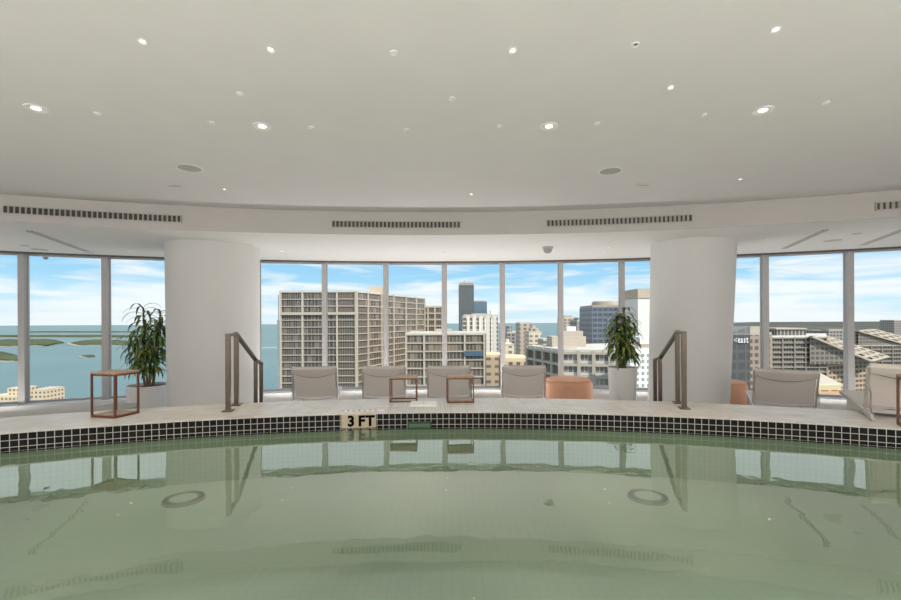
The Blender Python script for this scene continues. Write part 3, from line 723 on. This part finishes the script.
def facade_mat(name, wall, glass, ps, pz, fs=.35, fz=.4, rough=.5):
    m = mat(name, wall, rough); t = m.node_tree; b = t.nodes['Principled BSDF']
    tc = N(t, 'ShaderNodeTexCoord'); sp = N(t, 'ShaderNodeSeparateXYZ'); t.links.new(tc.outputs['Object'], sp.inputs[0])
    s = N(t, 'ShaderNodeMath', operation='ADD'); t.links.new(sp.outputs['X'], s.inputs[0]); t.links.new(sp.outputs['Y'], s.inputs[1])
    def cell(src, p, fr):
        d = N(t, 'ShaderNodeMath', operation='DIVIDE'); d.inputs[1].default_value = p; t.links.new(src, d.inputs[0])
        f = N(t, 'ShaderNodeMath', operation='FRACT'); t.links.new(d.outputs[0], f.inputs[0])
        g = N(t, 'ShaderNodeMath', operation='GREATER_THAN'); g.inputs[1].default_value = fr; t.links.new(f.outputs[0], g.inputs[0]); return g.outputs[0]
    q = N(t, 'ShaderNodeMath', operation='MULTIPLY'); t.links.new(cell(s.outputs[0], ps, fs), q.inputs[0]); t.links.new(cell(sp.outputs['Z'], pz, fz), q.inputs[1])
    x = N(t, 'ShaderNodeMix', data_type='RGBA'); t.links.new(q.outputs[0], x.inputs[0]); x.inputs[6].default_value = (*wall, 1); x.inputs[7].default_value = (*glass, 1)
    t.links.new(x.outputs[2], b.inputs['Base Color'])
    return m
M_beige = mat('beige_render', (.50, .41, .31), .8, noise=.06, nscale=.3)
M_cream = mat('cream_render', (.44, .38, .315), .8, noise=.05, nscale=.3)
M_off = mat('white_render', (.74, .72, .68), .8, noise=.04, nscale=.3)
M_infill = mat('dark_infill', (.17, .135, .105), .8, noise=.15, nscale=.5)  # dark brown wall infill behind slabs and windows
M_greyb = mat('grey_render', (.36, .30, .245), .8, noise=.08, nscale=.3)
M_roof = mat('roof_membrane', (.50, .47, .42), .9, noise=.12, nscale=.2)
M_roofy = mat('tan_roof', (.62, .50, .33), .9, noise=.1, nscale=.2)
W_dark = win_mat('tower_windows', (.085, .072, .062), (.22, .185, .15), 9, .06, .22)
W_bal = win_mat('balcony_windows', (.125, .098, .078), (.26, .21, .165), 5, .16, .2)
W_pale = win_mat('pale_windows', (.20, .17, .15), (.56, .50, .45), 3, .30, .12)
W_blue = win_mat('blue_windows', (.06, .10, .15), (.16, .21, .27), 5, .2, .12)
W_brown = win_mat('brown_windows', (.10, .075, .06), (.40, .30, .22), 4, .40, .3)
W_grey = win_mat('grey_windows', (.07, .066, .062), (.24, .21, .18), 4, .30, .2)

M_lower = facade_mat('lower_window_pattern', (.22, .18, .14), (.085, .07, .058), 1.05, 3.1, .28, .1)
def building(name, label, foot, ztop, faces, fh, nfl, body_m, slab_m, win_m, slab_h=.7, slab_out=.6, pier_w=.9, pier_out=.7, zb=None, cat='building', crown=0):
    """foot: closed plan polygon; faces: list of (i, j, bays) edges that are seen. Windows nearest to the camera are parts of their own."""
    zb = GZ if zb is None else zb
    c = sum((Vector((p[0], p[1], 0)) for p in foot), Vector()) / len(foot)
    t = thing(name, label, cat, (c.x, c.y, zb)); o = Vector((c.x, c.y, zb))
    loc = [(p[0] - c.x, p[1] - c.y) for p in foot]
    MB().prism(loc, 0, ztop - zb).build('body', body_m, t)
    MB().prism([(x * 1.01, y * 1.01) for x, y in loc], ztop - zb, ztop - zb + .9).build('roof', M_roof, t)
    wins = []
    for fi, (i, j, bays) in enumerate(faces):
        a, b = Vector((*loc[i], 0)), Vector((*loc[j], 0)); d = b - a; n = d.length; d.normalize(); out = Vector((d.y, -d.x, 0))
        if (out.dot((a + b) / 2)) < 0: out = -out
        an = math.atan2(d.y, d.x)
        fr = bays if isinstance(bays, (list, tuple)) else [k / bays for k in range(bays + 1)]
        for f_ in fr:
            q = a + d * n * f_ + out * (pier_out / 2)
            hh = fh * nfl + .6
            MB().box((0, 0, 0), (pier_w, pier_out, hh), 0).build('pier', slab_m, t, loc=(q.x, q.y, ztop - zb - hh / 2 + .6)).rotation_euler = (0, 0, an)
        for k in range(nfl + 1):
            z = ztop - zb - k * fh
            q = (a + b) / 2 + out * (slab_out / 2)
            MB().box((0, 0, 0), (n, slab_out, slab_h)).build('floor_slab', slab_m, t, loc=(q.x, q.y, z - slab_h / 2 + .3)).rotation_euler = (0, 0, an)
        wm_ = win_m[fi] if isinstance(win_m, (list, tuple)) else win_m
        for q in range(len(fr) - 1):
            ww = (fr[q + 1] - fr[q]) * n - pier_w
            me = None
            for k in range(nfl):
                cc = a + d * n * (fr[q] + fr[q + 1]) / 2 + out * .06; z = ztop - zb - k * fh - fh / 2
                wins.append(((cc + o).length, cc, z, ww, fh - slab_h, an, wm_, (fi, q)))
    wins.sort(key=lambda q: -q[3] / q[0]); meshes = {}
    for q in wins[:100]:
        key = q[7]
        if key not in meshes:
            w0 = MB().box((0, 0, 0), (q[3], .12, q[4])).build('window', q[6], t); meshes[key] = w0.data
        else:
            w0 = bpy.data.objects.new('window', meshes[key]); C.objects.link(w0); w0.parent = t
        w0.location = (q[1].x, q[1].y, q[2]); w0.rotation_euler = (0, 0, q[5])
    if wins[100:]:
        mb = MB()
        for q in wins[100:]: mb.box((q[1].x, q[1].y, q[2]), (q[3], .12, q[4]), q[5])
        mb.build('lower_windows', M_lower, t)['kind'] = 'stuff'
    return t
def addbox(t, name, x0, x1, y0, y1, Y, depth, m):
    """a block on a building's roof, given where it is seen at distance Y"""
    a, b = far(x0, y1, Y), far(x1, y0, Y); l = t.location
    return MB().box(((a.x + b.x) / 2 - l.x, Y + depth / 2 - l.y, (a.z + b.z) / 2 - l.z), (abs(b.x - a.x), depth, abs(b.z - a.z))).build(name, m, t)
def pt(x, Y): return ((x - 450.5) * Y / 450, Y)

# large apartment tower
A, B, Cc = pt(281, 200), pt(356, 200), pt(424, 268)
zt = far(320, 292.5, 200).z
D_ = (A[0] + Cc[0] - B[0], A[1] + Cc[1] - B[1])
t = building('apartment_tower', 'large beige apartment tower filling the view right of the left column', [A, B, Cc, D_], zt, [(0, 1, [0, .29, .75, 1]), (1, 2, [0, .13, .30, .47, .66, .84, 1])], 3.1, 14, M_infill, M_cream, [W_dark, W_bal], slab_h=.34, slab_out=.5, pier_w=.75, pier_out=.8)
addbox(t, 'penthouse', 369, 383, 286.5, 296, 222, 8, M_beige); addbox(t, 'crown_beam', 281, 356, 312, 315, 199, 1.5, M_cream)
addbox(t, 'balcony_stack', 277, 281, 320, 392, 201, 6, M_off)
MB().tube([(far(278.5, 292, 201) - t.location), (far(278.5, 320, 201) - t.location)], .18).build('mast', M_off, t)
# wing behind it
t = building('apartment_block', 'grey brown block behind the right end of the large tower', [pt(421, 285), pt(442, 285), pt(444, 310), pt(424, 310)], far(432, 307, 285).z, [(0, 1, 3)], 4, 12, M_infill, M_beige, W_bal)
# long slab in front
zt = far(445, 335, 168).z
t = building('apartment_block', 'long beige block with blue band behind the small tables', [pt(406, 168), pt(484, 168), pt(486, 190), pt(412, 190)], zt, [(0, 1, [0, .23, .49, .75, 1])], 3.15, 9, M_infill, M_cream, W_bal, slab_h=.36, slab_out=.5, pier_w=.6)
addbox(t, 'roof_hut', 436, 452, 329, 336, 176, 6, M_cream)
addbox(t, 'blue_panel', 464.5, 483, 351, 356, 166.9, .4, mat('blue_panel', (.06, .11, .17), .4, noise=.1, nscale=.5))
# slim dark tower and its blue neighbour
F_dark = facade_mat('dark_tower_facade', (.13, .14, .14), (.055, .065, .075), 5, 4.2, .3, .3)
F_blue = facade_mat('blue_tower_facade', (.13, .20, .26), (.07, .13, .19), 6, 4.5, .25, .3)
def tower(name, label, x0, x1, ytop, Y, depth, m, roof=None, zb=None):
    a, b = far(x0, ytop, Y), far(x1, ytop, Y); h = a.z - GZ
    t = thing(name, label, 'building', ((a.x + b.x) / 2, Y + depth / 2, GZ))
    MB().box((0, 0, h / 2), (b.x - a.x, depth, h)).build('body', m, t)
    MB().box((0, 0, h + .6), ((b.x - a.x) * .97, depth * .97, 1.2)).build('roof', roof or M_roof, t)
    return t
t = tower('skyscraper', 'slim dark skyscraper, tallest on the skyline', 459, 474, 285, 620, 22, F_dark, M_greyb)
addbox(t, 'crown', 460, 473.5, 282.5, 285.5, 621, 15, M_greyb); addbox(t, 'mast', 464, 465, 280.8, 283, 625, 2, M_greyb)
t = tower('skyscraper', 'blue glass tower beside the slim dark skyscraper', 473.5, 487, 302, 680, 24, F_blue, M_greyb)
addbox(t, 'roof_plant', 475, 485, 300.5, 302, 684, 10, M_greyb)
# white condominium with dark vertical strips
F_cond = facade_mat('condo_facade', (.66, .60, .54), (.16, .12, .10), 5.2, 3.3, .5, .25)
t = tower('condominium', 'white and brown striped condominium in front of the dark skyscraper', 463, 498, 316, 350, 30, F_cond)
addbox(t, 'stair_head', 491, 497.5, 310.5, 317, 352, 10, M_off); addbox(t, 'roof_hut', 472, 486, 313.5, 317, 355, 10, M_beige)
for x in (467, 472.5, 479, 484.5, 491): addbox(t, 'strip_pier', x, x + 1.6, 318, 372, 349.4, .6, M_off)
t = tower('low_block', 'low tan block with flat roof left of the fourth lounge chair', 484, 506, 357.5, 212, 20, facade_mat('tan_block', (.46, .36, .25), (.16, .13, .1), 4, 3.6, .45, .6), M_roofy)
t = tower('low_block', 'low block with yellow tan roof above the fourth lounge chair', 504, 531, 361.5, 175, 20, facade_mat('tan_block_windows', (.50, .40, .28), (.14, .1, .08), 3, 3.2, .5, .4), M_roofy)
# cluster in the middle
F_gr = facade_mat('grey_tower_facade', (.34, .31, .28), (.10, .10, .10), 4, 3.4, .35, .35)
F_tn = facade_mat('tan_tower_facade', (.46, .38, .31), (.16, .14, .13), 5, 3.6, .5, .45)
F_cr = facade_mat('cream_tower_facade', (.66, .58, .47), (.22, .18, .15), 4, 3.3, .45, .5)
t = tower('mid_rise', 'grey stepped mid rise behind the fourth window from the left column', 507, 521, 333, 420, 25, F_gr); addbox(t, 'step', 507, 512, 326, 334, 424, 12, F_gr)
t = tower('mid_rise', 'tan grey tower with rounded top in front of the sea', 519.5, 531, 324, 380, 22, F_tn); addbox(t, 'cap', 521, 529.5, 322.3, 325, 384, 10, M_greyb)
t = tower('mid_rise', 'pale mid rise with pitched cap in front of the sea', 529, 541.5, 333, 330, 20, F_cr); addbox(t, 'cap', 531, 539, 328, 334, 334, 10, F_tn); addbox(t, 'lantern', 532, 536, 325.5, 329, 336, 6, F_tn)
t = tower('mid_rise', 'small cream stepped building beside the mullion', 503, 514, 346, 260, 20, F_cr); addbox(t, 'step', 504, 510.5, 339.5, 347, 263, 12, F_cr)
t = tower('mid_rise', 'small low brown block between the pale mid rise and the white roof hut', 543, 553, 341, 300, 18, F_tn)
# long low building with white roof structure
n0, n1, n2 = pt(528, 152), pt(561.5, 130), pt(626, 126)
zt = far(561.5, 352.5, 130).z
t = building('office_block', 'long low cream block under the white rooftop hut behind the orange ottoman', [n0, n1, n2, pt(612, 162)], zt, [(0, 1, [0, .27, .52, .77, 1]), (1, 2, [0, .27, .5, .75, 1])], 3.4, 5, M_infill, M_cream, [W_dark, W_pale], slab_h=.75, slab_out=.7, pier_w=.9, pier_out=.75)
addbox(t, 'roof_hut', 552, 586, 336.5, 352, 142, 8, M_cream); addbox(t, 'roof_step', 563, 583, 331, 338, 143, 5, M_cream); addbox(t, 'roof_vent', 567, 576, 326.5, 332, 144, 3, M_off)
addbox(t, 'roof_duct', 566, 577, 348, 351, 134, 3, M_greyb)
# blue grey office tower
F_off = facade_mat('office_glass', (.17, .19, .23), (.075, .09, .125), 3.4, 3.4, .18, .4, .3)
t = tower('office_tower', 'blue grey glass office tower behind the right planter', 592, 622, 307, 290, 28, F_off, M_greyb)
a = far(609, 305, 296); MB().lathe([(9, -6), (9, 1.5), (8.3, 2.6), (.01, 2.8)], n=40, cap=False).build('round_crown', M_greyb, t, smooth=True, loc=(a.x - t.location.x, 296 + 6 - t.location.y, a.z - t.location.z))
t = tower('mid_rise', 'brown mid rise on the horizon left of the office tower', 562.5, 574, 318, 520, 25, F_tn); addbox(t, 'cap', 564, 572, 315.5, 319, 525, 12, M_greyb)
t = tower('mid_rise', 'grey mid rise touching the left side of the office tower', 577, 593, 321, 430, 25, F_gr); addbox(t, 'cap', 578, 585, 317.5, 322, 433, 14, F_gr); addbox(t, 'lift_head', 586, 588.5, 316.5, 322, 433, 6, M_greyb)
# white buildings beside the right column
t = tower('white_tower', 'plain white tower with tan top beside the right column', 638, 668, 297, 230, 25, M_off, M_beige); addbox(t, 'top_band', 637.8, 668, 288.5, 298, 229.6, 24, M_beige)
t = tower('parking_block', 'white block with a grid of square windows beside the right column', 630, 672, 353, 112, 10, facade_mat('square_window_grid', (.76, .74, .71), (.30, .28, .26), 1.35, 1.5, .5, .5), M_off)
addbox(t, 'roof_slab', 629, 672, 344, 353, 113, 8, M_greyb); addbox(t, 'roof_hut', 640, 672, 337, 345, 114, 6, M_off)
# hotel with the lettered wing
Y = 150
t = tower('hotel', 'dark glass hotel wing with sloped top and white lettering right of the right column', 722, 750, 335, Y, 18, facade_mat('hotel_glass', (.10, .098, .098), (.065, .068, .072), 3, 3.3, .2, .3, .7), M_cream)
a0, a1 = far(722, 340, Y), far(750, 326.5, Y); l = t.location
wx0, wx1 = a0.x - l.x, a1.x - l.x; zA = far(722, 335, Y).z - l.z; zB = a1.z - l.z
vs = [(wx0, -9, zA), (wx1, -9, zA), (wx1, -9, zB), (wx0, 9, zA), (wx1, 9, zA), (wx1, 9, zB)]
MB().add(vs, [(0, 1, 2), (3, 5, 4), (0, 3, 4, 1), (1, 4, 5, 2), (0, 2, 5, 3)]).build('sloped_top', facade_mat('hotel_top', (.22, .21, .20), (.15, .15, .15), 3, 3, .2, .3), t)
M_sign = mat('white_sign', (.9, .9, .88), .5, noise=.02)
p = far(737.5, 340.5, Y - .25)
for k, s_ in enumerate('east'):
    q = text_mesh(s_, 3.2, .08, M_sign, 'letter', t, 'LEFT', .0); q.scale = (.58, 1, 1); q.location = (p.x - l.x + (0, 1.0, 1.98, 2.9)[k], p.y - l.y, p.z - l.z + .2); q.rotation_euler = (PI / 2, 0, 0)
for dx, dz in ((-.5, -.4), (-.5, .4), (-1.0, 0)): MB().box((p.x - l.x + dx, p.y - l.y, p.z - l.z + .2 + dz), (.32, .12, .32)).build('logo_dot', M_sign, t)
t = tower('apartment_block', 'brown balconied block right of the lettered hotel wing', 750, 772, 335, 200, 8, facade_mat('brown_balconies', (.36, .27, .22), (.12, .10, .09), 2.6, 3.1, .35, .45), M_cream)
addbox(t, 'roof_terrace', 750, 764, 326.5, 335, 201, 6, M_cream)
M_taupe = mat('taupe_render', (.27, .23, .19), .85, noise=.08, nscale=.3)
# large sloped roof condominium
Y = 285
P0, P1 = pt(771, 285), pt(826, 285)
zt = far(795, 338, Y).z
t = building('apartment_block', 'grey balconied block with long sloping slatted roof behind the right lounge chair', [P0, P1, pt(826, 342), pt(775, 342)], zt, [(0, 1, [0, .2, .42, .62, .86, 1])], 3.1, 12, M_infill, M_taupe, W_grey, slab_h=.6, slab_out=1.0, pier_w=.9)
addbox(t, 'penthouse', 777, 806, 329, 337, 304, 18, facade_mat('penthouse_front', (.36, .32, .28), (.08, .08, .08), 2.5, 4, .3, .1)); addbox(t, 'penthouse_roof', 776, 807, 328, 329.3, 303, 20, M_cream)
l = t.location
zt2 = far(850, 359, 296).z
body = MB().prism([(p[0] - l.x, p[1] - l.y) for p in (P1, pt(876, 300), pt(870, 355), pt(826, 342))], 0, zt2 - GZ).build('lower_wing', facade_mat('lower_wing_balconies', (.40, .30, .215), (.09, .07, .055), 4.6, 3.1, .25, .45), t)
rf = MB()
def beam(mb, a, b, w, h): 
    d = b - a; n = d.length; d.normalize(); s_ = d.cross(Vector((0, 0, 1))).normalized(); u_ = s_.cross(d)
    mb.box((a + b) / 2 - l, (n, w, h), M=Matrix((d, s_, u_)).transposed())
E0, E1 = far(811, 336.5, 282), far(870, 361, 282)         # near eave
G0, G1 = far(824, 335.5, 327), far(887, 356.5, 327)              # far eave
for f_ in (0, .33, .66, 1): beam(rf, E0.lerp(G0, f_), E1.lerp(G1, f_), 2.6, 1.1)
for f_ in (0, .14, .28, .42, .57, .71, .86, 1): beam(rf, E0.lerp(E1, f_), G0.lerp(G1, f_), 2.2, .8)
rf.build('sloping_roof_frame', M_cream, t)
wg = MB().add([E0 - l + Vector((0, 1, -1)), E1 - l + Vector((0, 1, -1)), G1 - l + Vector((0, -1, -1)), G0 - l + Vector((0, -1, -1)), Vector((E0.x - l.x, E0.y + 1 - l.y, E1.z - l.z - 2)), Vector((E1.x - l.x, E1.y + 1 - l.y, E1.z - l.z - 2)), Vector((G1.x - l.x, G1.y - 1 - l.y, E1.z - l.z - 2)), Vector((G0.x - l.x, G0.y - 1 - l.y, E1.z - l.z - 2))],
    [(0, 1, 2, 3), (0, 4, 5, 1), (1, 5, 6, 2), (2, 6, 7, 3), (3, 7, 4, 0), (4, 7, 6, 5)])
wg.build('attic_storey', facade_mat('attic_front', (.235, .20, .165), (.10, .09, .08), 3, 3.05, .3, .4), t)
# second one behind
Y = 420
t = building('apartment_block', 'second sloped roof block farther back at the right edge', [pt(828, Y), pt(935, Y), pt(935, Y + 60), pt(832, Y + 60)], far(860, 346, Y).z, [(0, 1, 10)], 3.6, 9, M_infill, M_taupe, W_grey, slab_out=.8)
addbox(t, 'penthouse', 828, 859.5, 330.5, 347, Y + 2, 30, facade_mat('dark_penthouse', (.34, .31, .28), (.09, .09, .085), 3, 3.1, .3, .4)); addbox(t, 'roof_hut', 829, 850, 329, 331, Y + 4, 10, M_greyb)
l = t.location; rf = MB()
E0, E1, G0, G1 = far(858, 331, Y), far(935, 353, Y), far(874, 329.5, Y + 55), far(950, 350, Y + 55)
for f_ in (0, .33, .66, 1): beam(rf, E0.lerp(G0, f_), E1.lerp(G1, f_), 3.4, 1.3)
for k in range(9): beam(rf, E0.lerp(E1, k / 8), G0.lerp(G1, k / 8), 3, 1)
rf.build('sloping_roof_frame', M_cream, t)
vs = [E0, E1, G1, G0]; low = far(900, 347, Y).z
wg = MB().add([v - l + Vector((0, 0, -1)) for v in vs] + [Vector((v.x - l.x, v.y - l.y, E1.z - l.z - 3)) for v in vs], [(0, 1, 2, 3), (0, 4, 5, 1), (1, 5, 6, 2), (2, 6, 7, 3), (3, 7, 4, 0), (4, 7, 6, 5)])
wg.build('attic_storey', facade_mat('attic_front_far', (.23, .195, .16), (.10, .09, .08), 3, 3.1, .3, .4), t)
t = tower('mid_rise', 'tiny far block on the right horizon', 894, 906, 320.5, 900, 30, F_gr)
# low roofs near the foot of the windows
t = tower('low_block', 'low orange tan terrace block right of the right lounge chair', 808, 842, 390, 118, 12, facade_mat('terrace_block', (.62, .38, .2), (.3, .2, .12), 2.6, 3, .3, .5), M_roofy)
a, b = far(812, 383, 121), far(840, 391, 121); l = t.location
MB().prism_x([(0, 0), (8, 0), (8, 3.0), (0, .6)], a.x - l.x, b.x - l.x).build('sloped_canopy', M_cream, t, loc=(0, -4, far(820, 390.5, 118).z - l.z + .6))
# cream blocks on the bay at the left
F_lb = facade_mat('bay_block', (.60, .49, .35), (.17, .13, .10), 3.4, 3.4, .5, .5)
t = tower('bay_apartments', 'cream apartment block low on the bay at the left edge', -10, 16, 397, 380, 20, F_lb, M_roofy); addbox(t, 'upper_block', 7, 22, 388, 398, 384, 14, F_lb)
t = tower('bay_apartments', 'cream apartment block low on the bay right of the left mullion', 31, 45.5, 391, 370, 18, F_lb, M_beige)
# scattered low city roofs and trees on the plain
